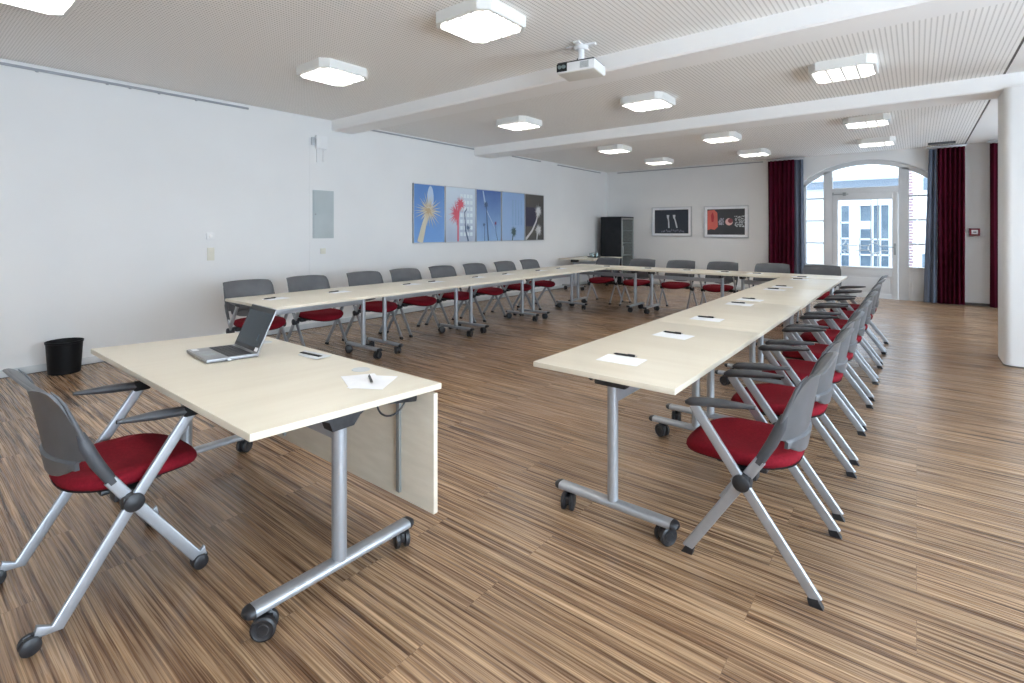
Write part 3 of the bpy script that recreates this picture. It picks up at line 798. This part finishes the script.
def panel(i, label, mats, draw):
    edges = [5.725, 6.475, 7.30, 8.075, 8.88, 9.61]
    ya, yb = edges[i] + .006, edges[i + 1] - .006; W2 = (yb - ya) / 2; H2 = .515
    t = thing('photo_panel', label, 'picture', (XL, (ya + yb) / 2, 1.685), PI / 2, 'five tall photo prints hung edge to edge')
    # local X -> world Y, local -Y -> world +X (towards the room)
    b = MB(); b.box(-W2, W2, Y0, 0, -H2, H2); fb = MB()
    for a in ((-W2, -W2 + .014, -H2, H2), (W2 - .014, W2, -H2, H2), (-W2, W2, H2 - .012, H2), (-W2, W2, -H2, -H2 + .012)): fb.box(a[0], a[1], Y0 - .004, 0.0, a[2], a[3], .001)
    draw(b, W2, H2); b.build('print', mats, t, smooth=False); fb.build('picture_frame', M['alu'], t, ang=30)
def d1(b, W, Hh):
    b.prism([(.02 + .075 * math.cos(a * PI / 8), .27 + .22 * math.sin(a * PI / 8)) for a in range(16)], Y0, Y0 - .0006, 'xz', 3)
    stroke(b, [(-.22, -.50), (-.13, -.20), (-.03, .05)], .13, .075, 1, Y0, -.0012)
    burst(b, -.02, .06, .34, 30, 1, Y0, .030, 3, dep=-.0016); burst(b, -.02, .06, .20, 22, 2, Y0, .022, 9, dep=-.0022)
panel(0, 'cream dandelion-like palm on blue sky, leftmost photo print on left wall', [P_blue, P_cream, flat('print_ochre', (.50, .36, .20)), P_mark], d1)
def d2(b, W, Hh):
    for k in range(7):
        for j in range(4): b.prism([(-.02 + j * .09, -.40 + k * .12), (.045 + j * .09, -.40 + k * .12), (.045 + j * .09, -.33 + k * .12), (-.02 + j * .09, -.33 + k * .12)], Y0, Y0 - .0005, 'xz', 3)
    stroke(b, [(-.08, -.50), (-.08, -.1), (-.05, .18)], .035, .05, 1, Y0); burst(b, -.10, .02, .24, 26, 1, Y0, .03, 5, 90, 290, -.0014); burst(b, -.02, .20, .16, 22, 1, Y0, .03, 6, dep=-.0016)
    stroke(b, [(.20, -.50), (.12, -.28), (.10, .05), (.16, .12)], .04, .02, 2, Y0); burst(b, .19, -.24, .09, 14, 2, Y0, .02, 8)
panel(1, 'red spiky palm before pale facade, second photo print from left', [P_white, P_red, P_stem, flat('print_window_white', (.72, .80, .84))], d2)
def d3(b, W, Hh):
    stroke(b, [(-.18, .49), (-.11, .20)], .03, .05, 3, Y0); stroke(b, [(-.08, .12), (.0, 0), (.12, -.16), (.18, -.26)], .02, .008, 3, Y0)
    stroke(b, [(-.02, -.50), (-.06, -.1), (-.08, .18)], .035, .022, 1, Y0); burst(b, -.09, .22, .085, 18, 1, Y0, .03, 4)
    stroke(b, [(-.13, -.50), (-.14, -.20)], .014, .010, 1, Y0); burst(b, -.15, -.18, .045, 12, 1, Y0, .018, 2)
    stroke(b, [(.27, -.50), (.22, -.35), (.20, -.18)], .014, .010, 1, Y0); burst(b, .20, -.15, .05, 12, 2, Y0, .02, 5)
panel(2, 'deep blue sky with thin dark palms, middle photo print on left wall', [P_blue2, P_stem, flat('print_plum', (.22, .05, .12)), P_mark], d3)
def d4(b, W, Hh):
    for k in range(4): b.prism([(-.05 + k * .1, -.18 ), (.0 + k * .1, -.18), (.0 + k * .1, .36), (-.05 + k * .1, .36)], Y0, Y0 - .0005, 'xz', 2)
    stroke(b, [(-.04, -.50), (.0, -.36)], .03, .02, 1, Y0); burst(b, .01, -.32, .13, 24, 1, Y0, .035, 4)
panel(3, 'pale blue photo print with one small dark palm, fourth from left', [P_lblue, flat('print_dark_green', (.05, .09, .09)), flat('print_faint_blue', (.27, .41, .62))], d4)
def d5(b, W, Hh):
    b.prism([(-W + .01, -.2), (.1, -.2), (.1, .22), (-W + .01, .22)], Y0, Y0 - .0005, 'xz', 2)
    stroke(b, [(-W + .02, -.49), (-.10, -.30), (.05, -.10), (.12, .08)], .06, .04, 1, Y0); burst(b, .14, .14, .17, 26, 1, Y0, .035, 4)
    stroke(b, [(.08, -.50), (.10, -.34)], .04, .04, 1, Y0); burst(b, .14, -.28, .16, 26, 1, Y0, .035, 7)
panel(4, 'white spiky palms on dark brown, rightmost photo print on left wall', [P_dark, P_pale, P_navy], d5)

def framed(label, x0, x1, z0, z1, draw, mats):
    cx, cz = (x0 + x1) / 2, (z0 + z1) / 2; W2, H2 = (x1 - x0) / 2, (z1 - z0) / 2
    t = thing('framed_picture', label, 'picture', (cx, YB, cz), 0, 'silver framed pictures on the back wall')
    fb = MB()
    for a in ((-W2, -W2 + .022, -H2, H2), (W2 - .022, W2, -H2, H2), (-W2, W2, H2 - .022, H2), (-W2, W2, -H2, -H2 + .022)): fb.box(a[0], a[1], -.03, 0, a[2], a[3], .003)
    fb.build('picture_frame', M['alu'], t, ang=30)
    MB().box(-W2 + .02, W2 - .02, -.016, 0, -H2 + .02, H2 - .02).build('mat_board', M['paper'], t, smooth=False)
    b = MB(); w2, h2 = W2 - .085, H2 - .075; b.box(-w2, w2, -.019, -.015, -h2, h2); draw(b, w2, h2); b.build('print', mats, t, smooth=False)
D_ink = gradient('print_night', (.035, .04, .05), (.02, .022, .035)); D_w = flat('print_glow_white', (.55, .58, .60)); D_m = flat('print_dim_white', (.20, .21, .25))
def f1(b, w, h):
    y = -.019
    for cx, lean in ((-.07, .01), (.09, .06)):
        stroke(b, [(cx + lean, -.16), (cx + lean * .3, .02), (cx - .02, .12)], .035, .035, 1, y); b.prism([(cx - .05, .17), (cx + .02, .17), (cx + .01, .08), (cx - .035, .08)], y, y - .0012, 'xz', 1)
    rd = random.Random(4)
    for k in range(16):
        x = -w * .55 + k * w * .085 + rd.uniform(-.01, .01); z = -.24 + rd.uniform(-.02, .03); b.prism([(x - .012, z - .02), (x + .012, z - .02), (x + .006, z + .025), (x - .01, z + .02)], y, y - .0008, 'xz', 2)
framed('silver framed night photo with two pale upright shapes, left picture on back wall', -5.416, -4.373, 1.243, 1.995, f1, [D_ink, D_w, D_m])
def f2(b, w, h):
    y = -.019
    b.prism([(-w + .005, -.20), (-w + .005, h - .03), (-w * .62, h - .015), (-w * .45, .22), (-w * .42, -.12), (-w * .6, -.19), (-w * .8, -.17)], y, y - .0008, 'xz', 1)
    b.prism([(-w * .80, .16), (-w * .70, .24), (-w * .62, .12), (-w * .66, .0), (-w * .76, .0)], y, y - .0013, 'xz', 2)
    rd = random.Random(9)
    for k in range(110):
        x = rd.uniform(w * .48, w * .98); z = rd.uniform(-.12, .14); s = rd.uniform(.006, .012); b.prism([(x - s, z - s), (x + s, z - s), (x + s * .6, z + s), (x - s, z + s * .7)], y, y - .0008 - .000003 * k, 'xz', 3)
    for k in range(40):
        x = rd.uniform(-w * .38, -w * .12); z = rd.uniform(-.07, .09); s = rd.uniform(.008, .014); b.prism([(x - s, z - s), (x + s, z - s), (x + s * .6, z + s), (x - s, z + s * .7)], y, y - .0008 - .000003 * k, 'xz', 5)
    b.prism([(w * .18 + .085 * math.cos(a * PI / 10), .0 + .085 * math.sin(a * PI / 10)) for a in range(20)], y, y - .0012, 'xz', 4)
    b.prism([(w * .18 + .03 + .055 * math.cos(a * PI / 10), .025 + .055 * math.sin(a * PI / 10)) for a in range(20)], y, y - .0017, 'xz', 6)
framed('silver framed picture with red patch and pale ring, beside the left curtain', -4.079, -3.051, 1.217, 1.981, f2,
       [flat('print_charcoal', (.045, .046, .05)), flat('print_coral', (.66, .13, .10)), flat('print_deep_red', (.50, .03, .04)), D_w, flat('print_blush', (.75, .45, .42)), flat('print_lilac', (.35, .35, .42)), flat('print_maroon', (.25, .05, .06))])

# ------------------------------------------------------------------ black cabinet with glass side
t = thing('display_cabinet', 'tall black cabinet with a glass side in the far left corner', 'cabinet', (-6.215, 12.28, 0))
b = MB(); b.box(-.285, .32, -.345, .345, 0, .06); b.box(-.285, .32, -.345, .345, 1.72, 1.75, .003); b.box(-.285, .30, -.345, -.325, .06, 1.72); b.box(-.285, .30, .325, .345, .06, 1.72); b.box(-.285, -.265, -.345, .345, .06, 1.72)
b.build('cabinet_body', M['cab'], t, ang=30)
b = MB()
for a in ((-.345, -.30, .06, 1.72), (.30, .345, .06, 1.72), (-.345, .345, .06, .11), (-.345, .345, 1.68, 1.72)): b.box(.302, .32, a[0], a[1], a[2], a[3], .003)
fr = b.build('door_frame', M['steel'], t, ang=30)
MB().box(.306, .312, -.30, .30, .11, 1.68).build('glass_pane', glass('tinted_glass', (.8, .9, .88), .22), fr, smooth=False)
MB().box(.32, .335, -.29, -.275, .8, 1.0, .003).build('handle', M['alu'], fr)
for z in (.42, .74, 1.06, 1.38): MB().box(-.26, .29, -.32, .32, z, z + .012).build('shelf', M['steel'], t, smooth=False)
MB().box(-.262, -.256, -.32, .32, .07, 1.70).build('back_lining', M['steel'], t, smooth=False)
# tray on the corner table
t = thing('serving_tray', 'round dark tray with glasses on the far corner table', 'tray', (-6.15, 10.95, .7405))
MB().lathe([(0, 0), (.15, 0), (.17, .018), (.165, .020), (.148, .004), (0, .004)], (0, 0, 0), 'z', 32).build('tray_dish', M['greydark'], t)
GL = glass('drinking_glass', (.9, .95, .95), .25)
gp = None
for k in range(5):
    a = k * 2 * PI / 5; loc = (-6.15 + .085 * math.cos(a), 10.95 + .085 * math.sin(a), .7457)
    if gp is None:
        gp = MB().lathe([(0, 0), (.027, 0), (.031, .10), (.029, .10), (.025, .006), (0, .006)], (0, 0, 0), 'z', 16).build('drinking_glass', GL); o = gp
    else: o = gp.copy(); COL.objects.link(o)
    o.location = loc; tag(o, 'clear drinking glass standing on the dark tray in the far corner', 'glass', 'glasses on the corner tray')

# ------------------------------------------------------------------ wall fittings
t = thing('wall_hatch', 'grey metal service hatch on the left wall above the third armchair', 'hatch', (XL, 4.065, 1.62), PI / 2)
MB().box(-.165, .165, -.010, 0, -.345, .345, .002).build('hatch_frame', M['hatch'], t); dd = MB().box(-.150, .150, -.016, -.008, -.330, .330, .002).build('hatch_door', M['hatch'], t)
MB().lathe([(0, -.006), (.010, -.006), (.012, 0), (0, 0)], (-.125, -.016, 0), 'y', 14).build('lock', M['steel'], dd)
t = thing('wall_thermostat', 'small white thermostat on left wall above the cream socket', 'thermostat', (XL, 2.558, 1.318), PI / 2)
MB().box(-.042, .042, -.025, 0, -.042, .042, .006).build('thermostat_case', M['white_pl'], t); MB().lathe([(0, -.012), (.018, -.012), (.020, 0), (0, 0)], (.0, -.025, .0), 'y', 20).build('dial', M['beam'], t)
t = thing('wall_socket', 'cream double wall socket below the white thermostat', 'socket', (XL, 2.565, 1.10), PI / 2)
MB().box(-.040, .040, -.012, 0, -.078, .078, .004).build('socket_plate', M['cream'], t)
for z in (-.037, .037): MB().lathe([(.022, -.0142), (.024, -.012), (.014, -.004), (0, -.004)], (0, -.001, z), 'y', 20).build('socket_insert', M['beige_pl'], t)
t = thing('wall_socket', 'small cream wall socket below the grey service hatch', 'socket', (XL, 4.06, 1.09), PI / 2)
MB().box(-.040, .040, -.012, 0, -.040, .040, .004).build('socket_plate', M['cream'], t); MB().lathe([(.022, -.0142), (.024, -.012), (.014, -.004), (0, -.004)], (0, -.001, 0), 'y', 20).build('socket_insert', M['beige_pl'], t)
t = thing('wall_cable_box', 'white cable box high on left wall above the grey hatch', 'cable box', (XL, 4.01, 2.66), PI / 2)
MB().box(-.075, .095, -.05, 0, -.10, .085, .008).build('box_cover', M['white_pl'], t)
b = MB(); b.box(-.055, -.035, -.02, 0, -.30, -.10, .003); b.box(.045, .060, -.02, 0, -.28, -.10, .003); b.build('conduit', M['white_pl'], t)
b = MB(); b.box(-.135, -.105, -.035, 0, -.06, .05, .004); b.box(-.115, -.07, -.03, -.01, .02, .05, .003); b.build('side_clip', M['alu'], t)
t = thing('fire_alarm_box', 'small dark red alarm call box on wall right of curtain', 'alarm', (.84, YB, 1.36))
MB().box(-.075, .075, -.05, 0, -.068, .068, .008).build('alarm_case', M['alarm'], t); MB().box(-.045, .045, -.054, -.049, -.040, .040, .003).build('alarm_window', M['sticker'], t); MB().box(-.022, .022, -.058, -.053, -.008, .008, .002).build('alarm_button', M['blacksoft'], t)
tag(MB().box(-.02, .02, -.012, 0, -.02, .02, .003).build('wall_switch', M['white_pl'], loc=(.98, YB, 1.30)), 'tiny white switch on the wall beside the red alarm box', 'switch')

# ------------------------------------------------------------------ projector on its ceiling mount
pr = thing('projector', 'white projector hanging from the ceiling before the first beam', 'projector', (-2.26, 3.80, .052), math.radians(9)); pr.scale = (1.1, 1.1, 1)
b = MB(); b.box(-.158, .158, -.125, .125, 2.672, 2.752, .014); body = b.build('projector_body', M['white_pl'], pr, ang=30)
MB().box(-.152, .152, -.118, .118, 2.668, 2.676, .004).build('underside', M['beige_pl'], body)
MB().box(-.150, .150, -.119, .118, 2.748, 2.762, .005).build('top_plate', M['black'], body)
MB().box(-.152, -.066, -.130, -.118, 2.680, 2.748, .005).build('lens_bay', M['blacksoft'], body)
b = MB()
for x in (-.125, -.092): b.lathe([(0, -.010), (.014, -.010), (.017, 0), (0, 0)], (x, -.130, 2.718), 'y', 18)
b.build('lens', M['glassdark'], body)
v = MB()
for k in range(6): v.box(.040, .110, -.128, -.122, 2.688 + k * .009, 2.692 + k * .009)
v.build('air_vent', M['steel'], body)
b = MB(); b.sweep([(-.02, .05, 2.76), (-.02, .05, 2.933)], .026, n=18); b.box(-.09, .05, -.02, .10, 2.762, 2.772, .003); b.build('mount_tube', M['white_pl'], pr)
b = MB(); b.box(-.14, .10, .03, .075, 2.933, 2.948, .003); b.box(-.045, .005, -.06, .17, 2.933, 2.948, .003); b.lathe([(0, 2.905), (.045, 2.905), (.06, 2.933), (0, 2.933)], (-.02, .05, 0), 'z', 18); b.build('mount_plate', M['white_pl'], pr)
b = MB(); b.sweep([(-.07, .10, 2.762), (-.075, .09, 2.80), (-.06, .07, 2.84), (-.03, .078, 2.88), (-.02, .078, 2.935)], .005, n=8); b.sweep([(-.10, .04, 2.762), (-.10, .02, 2.79), (-.06, .0, 2.79), (-.045, .02, 2.765)], .005, n=8); b.build('cable', M['black'], pr)

# ------------------------------------------------------------------ outside: street and pale buildings
M['render_white'] = noisy(mat('white_render', (.85, .86, .88), .8), (.80, .83, .87), (.88, .90, .93), (1, 1, 1))
M['win_blue'] = noisy(mat('street_window', (.20, .28, .36), .25), (.10, .15, .20), (.17, .235, .29), (2, 2, 2))
M['fascia'] = mat('blue_grey_fascia', (.27, .32, .38), .6)
M['brick'] = mat('brick_strip', (.5, .3, .3), .85)
nt, N, L, B = nodes(M['brick']); tc = N.new('ShaderNodeTexCoord'); mp = N.new('ShaderNodeMapping'); mp.inputs['Rotation'].default_value = (PI / 2, 0, 0)
br = N.new('ShaderNodeTexBrick'); br.inputs['Scale'].default_value = 1; br.inputs['Brick Width'].default_value = .24; br.inputs['Row Height'].default_value = .075; br.inputs['Mortar Size'].default_value = .012
br.inputs['Color1'].default_value = (.22, .13, .16, 1); br.inputs['Color2'].default_value = (.30, .18, .20, 1); br.inputs['Mortar'].default_value = (.75, .75, .78, 1)
L.new(tc.outputs['Object'], mp.inputs[0]); L.new(mp.outputs[0], br.inputs['Vector']); L.new(br.outputs['Color'], B.inputs['Base Color'])
struct(MB().box(-14, 12, YB + .3, 40, -.14, -.02).build('ground', noisy(mat('pale_paving', (.55, .57, .6), .9), (.5, .53, .57), (.62, .65, .68), (2, 2, 2)), smooth=False))
t = thing('pavilion', 'low white building with blue grey windows across the street', 'building', (-1.2, 19, 0))
b = MB(); hx = [(-6, -.70), (-.42, -.20), (.58, 1.2)]
for a, c in hx: b.box(a, c, 0, .3, 0, 2.75)
b.box(-.70, -.42, 0, .3, 2.17, 2.75); b.box(-.20, .58, 0, .3, 2.16, 2.75); b.box(-.70, -.42, 0, .3, 0, .15); b.box(-.20, .58, 0, .3, 0, .30); b.box(-6, 1.2, .3, 3, 0, 2.75)
b.build('wall', M['render_white'], t, smooth=False)
b = MB(); b.box(-6, 1.0, -.9, 3, 2.92, 3.02, .01); b.build('flat_roof', M['render_white'], t); MB().box(-6, .80, -.35, 2.8, 2.72, 2.92).build('fascia', M['fascia'], t, smooth=False)
for a, c, z0, z1 in ((-.70, -.42, .15, 2.17), (-.20, .58, .30, 2.16)):
    wn = MB().box(a, c, .12, .16, z0, z1).build('window_pane', M['win_blue'], t, smooth=False); q = MB()
    for x in (a, c - .04) + (() if a < -.5 else (.13, .32)): q.box(x, x + .04, .08, .14, z0, z1)
    for z in ((.62, 1.12, 1.62) if a < -.5 else (.62, 1.10)): q.box(a, c, .08, .14, z, z + .05)
    if a > -.5: q.box(a, .16, .07, .12, 1.44, 1.69)
    q.build('window_bars', M['render_white'], wn, smooth=False)
t = thing('town_house', 'white house with brick corner strip seen through right sidelight', 'building', (1.6, 17, 0))
b = MB(); b.box(-1.55, 6, .1, 5, 0, 2.84); b.build('wall', M['render_white'], t, smooth=False)
MB().box(-1.80, -1.67, 0, .4, 0, 5.2).build('brick_corner', M['brick'], t, smooth=False)
for a, c, z0, z1 in ((-1.46, -1.2, 2.45, 2.78), (-1.48, -1.22, .35, .78)): MB().box(a, c, .06, .1, z0, z1).build('window_pane', M['win_blue'], t, smooth=False)
t = thing('street_house', 'pale house with narrow window seen through left sidelight', 'building', (-4, 19.8, 0))
MB().box(-6, 1.45, 3.2, 8, 0, 3.4).build('wall', M['render_white'], t, smooth=False)
tag(t, None, None)

# ------------------------------------------------------------------ light
wd = bpy.data.worlds.new('sky'); SC.world = wd; wd.use_nodes = True
bg = wd.node_tree.nodes['Background']; bg.inputs['Color'].default_value = (.78, .89, 1.0, 1); bg.inputs['Strength'].default_value = 2.8
def area(name, loc, rot, sx, sy, e, col=(1, 1, 1)):
    l = bpy.data.lights.new(name, 'AREA'); l.shape = 'RECTANGLE'; l.size = sx; l.size_y = sy; l.energy = e; l.color = col
    o = bpy.data.objects.new(name, l); COL.objects.link(o); o.location = loc; o.rotation_euler = rot; return o
DAY = (.74, .86, 1.0)
for i, (a, b_) in enumerate(WR):
    area('window_daylight', (XR + .42, (a + b_) / 2, 1.45), (0, PI / 2 + .16, 0), 2.3, b_ - a, [200, 130, 60][i], DAY)
for x, sx, sz, zc in ((AX, 2.2, 2.8, 1.40), (2.17, 1.6, 2.1, 1.5)):
    o = area('garden_portal', (x, YB + .40, zc), (-PI / 2, 0, 0), sx, sz, 1, DAY); o.data.cycles.is_portal = True

# ------------------------------------------------------------------ camera
cam = bpy.data.cameras.new('camera'); co = bpy.data.objects.new('camera', cam); COL.objects.link(co); SC.camera = co
co.location = (0, 0, 1.38); co.rotation_euler = (PI / 2, 0, math.atan(404.5 / 509)); cam.sensor_width = 36; cam.lens = 36 * 509 / 1024
cam.shift_y = (231 - 341.5) / 1024; cam.clip_start = .05
SC.view_settings.view_transform = 'Standard'; SC.view_settings.look = 'None'; SC.view_settings.gamma = 1; SC.view_settings.exposure = 0.77
SC.cycles.max_bounces = 8; SC.cycles.diffuse_bounces = 7; SC.cycles.glossy_bounces = 3; SC.cycles.transparent_max_bounces = 8
SC.cycles.sample_clamp_indirect = 8; SC.cycles.caustics_reflective = False; SC.cycles.caustics_refractive = False
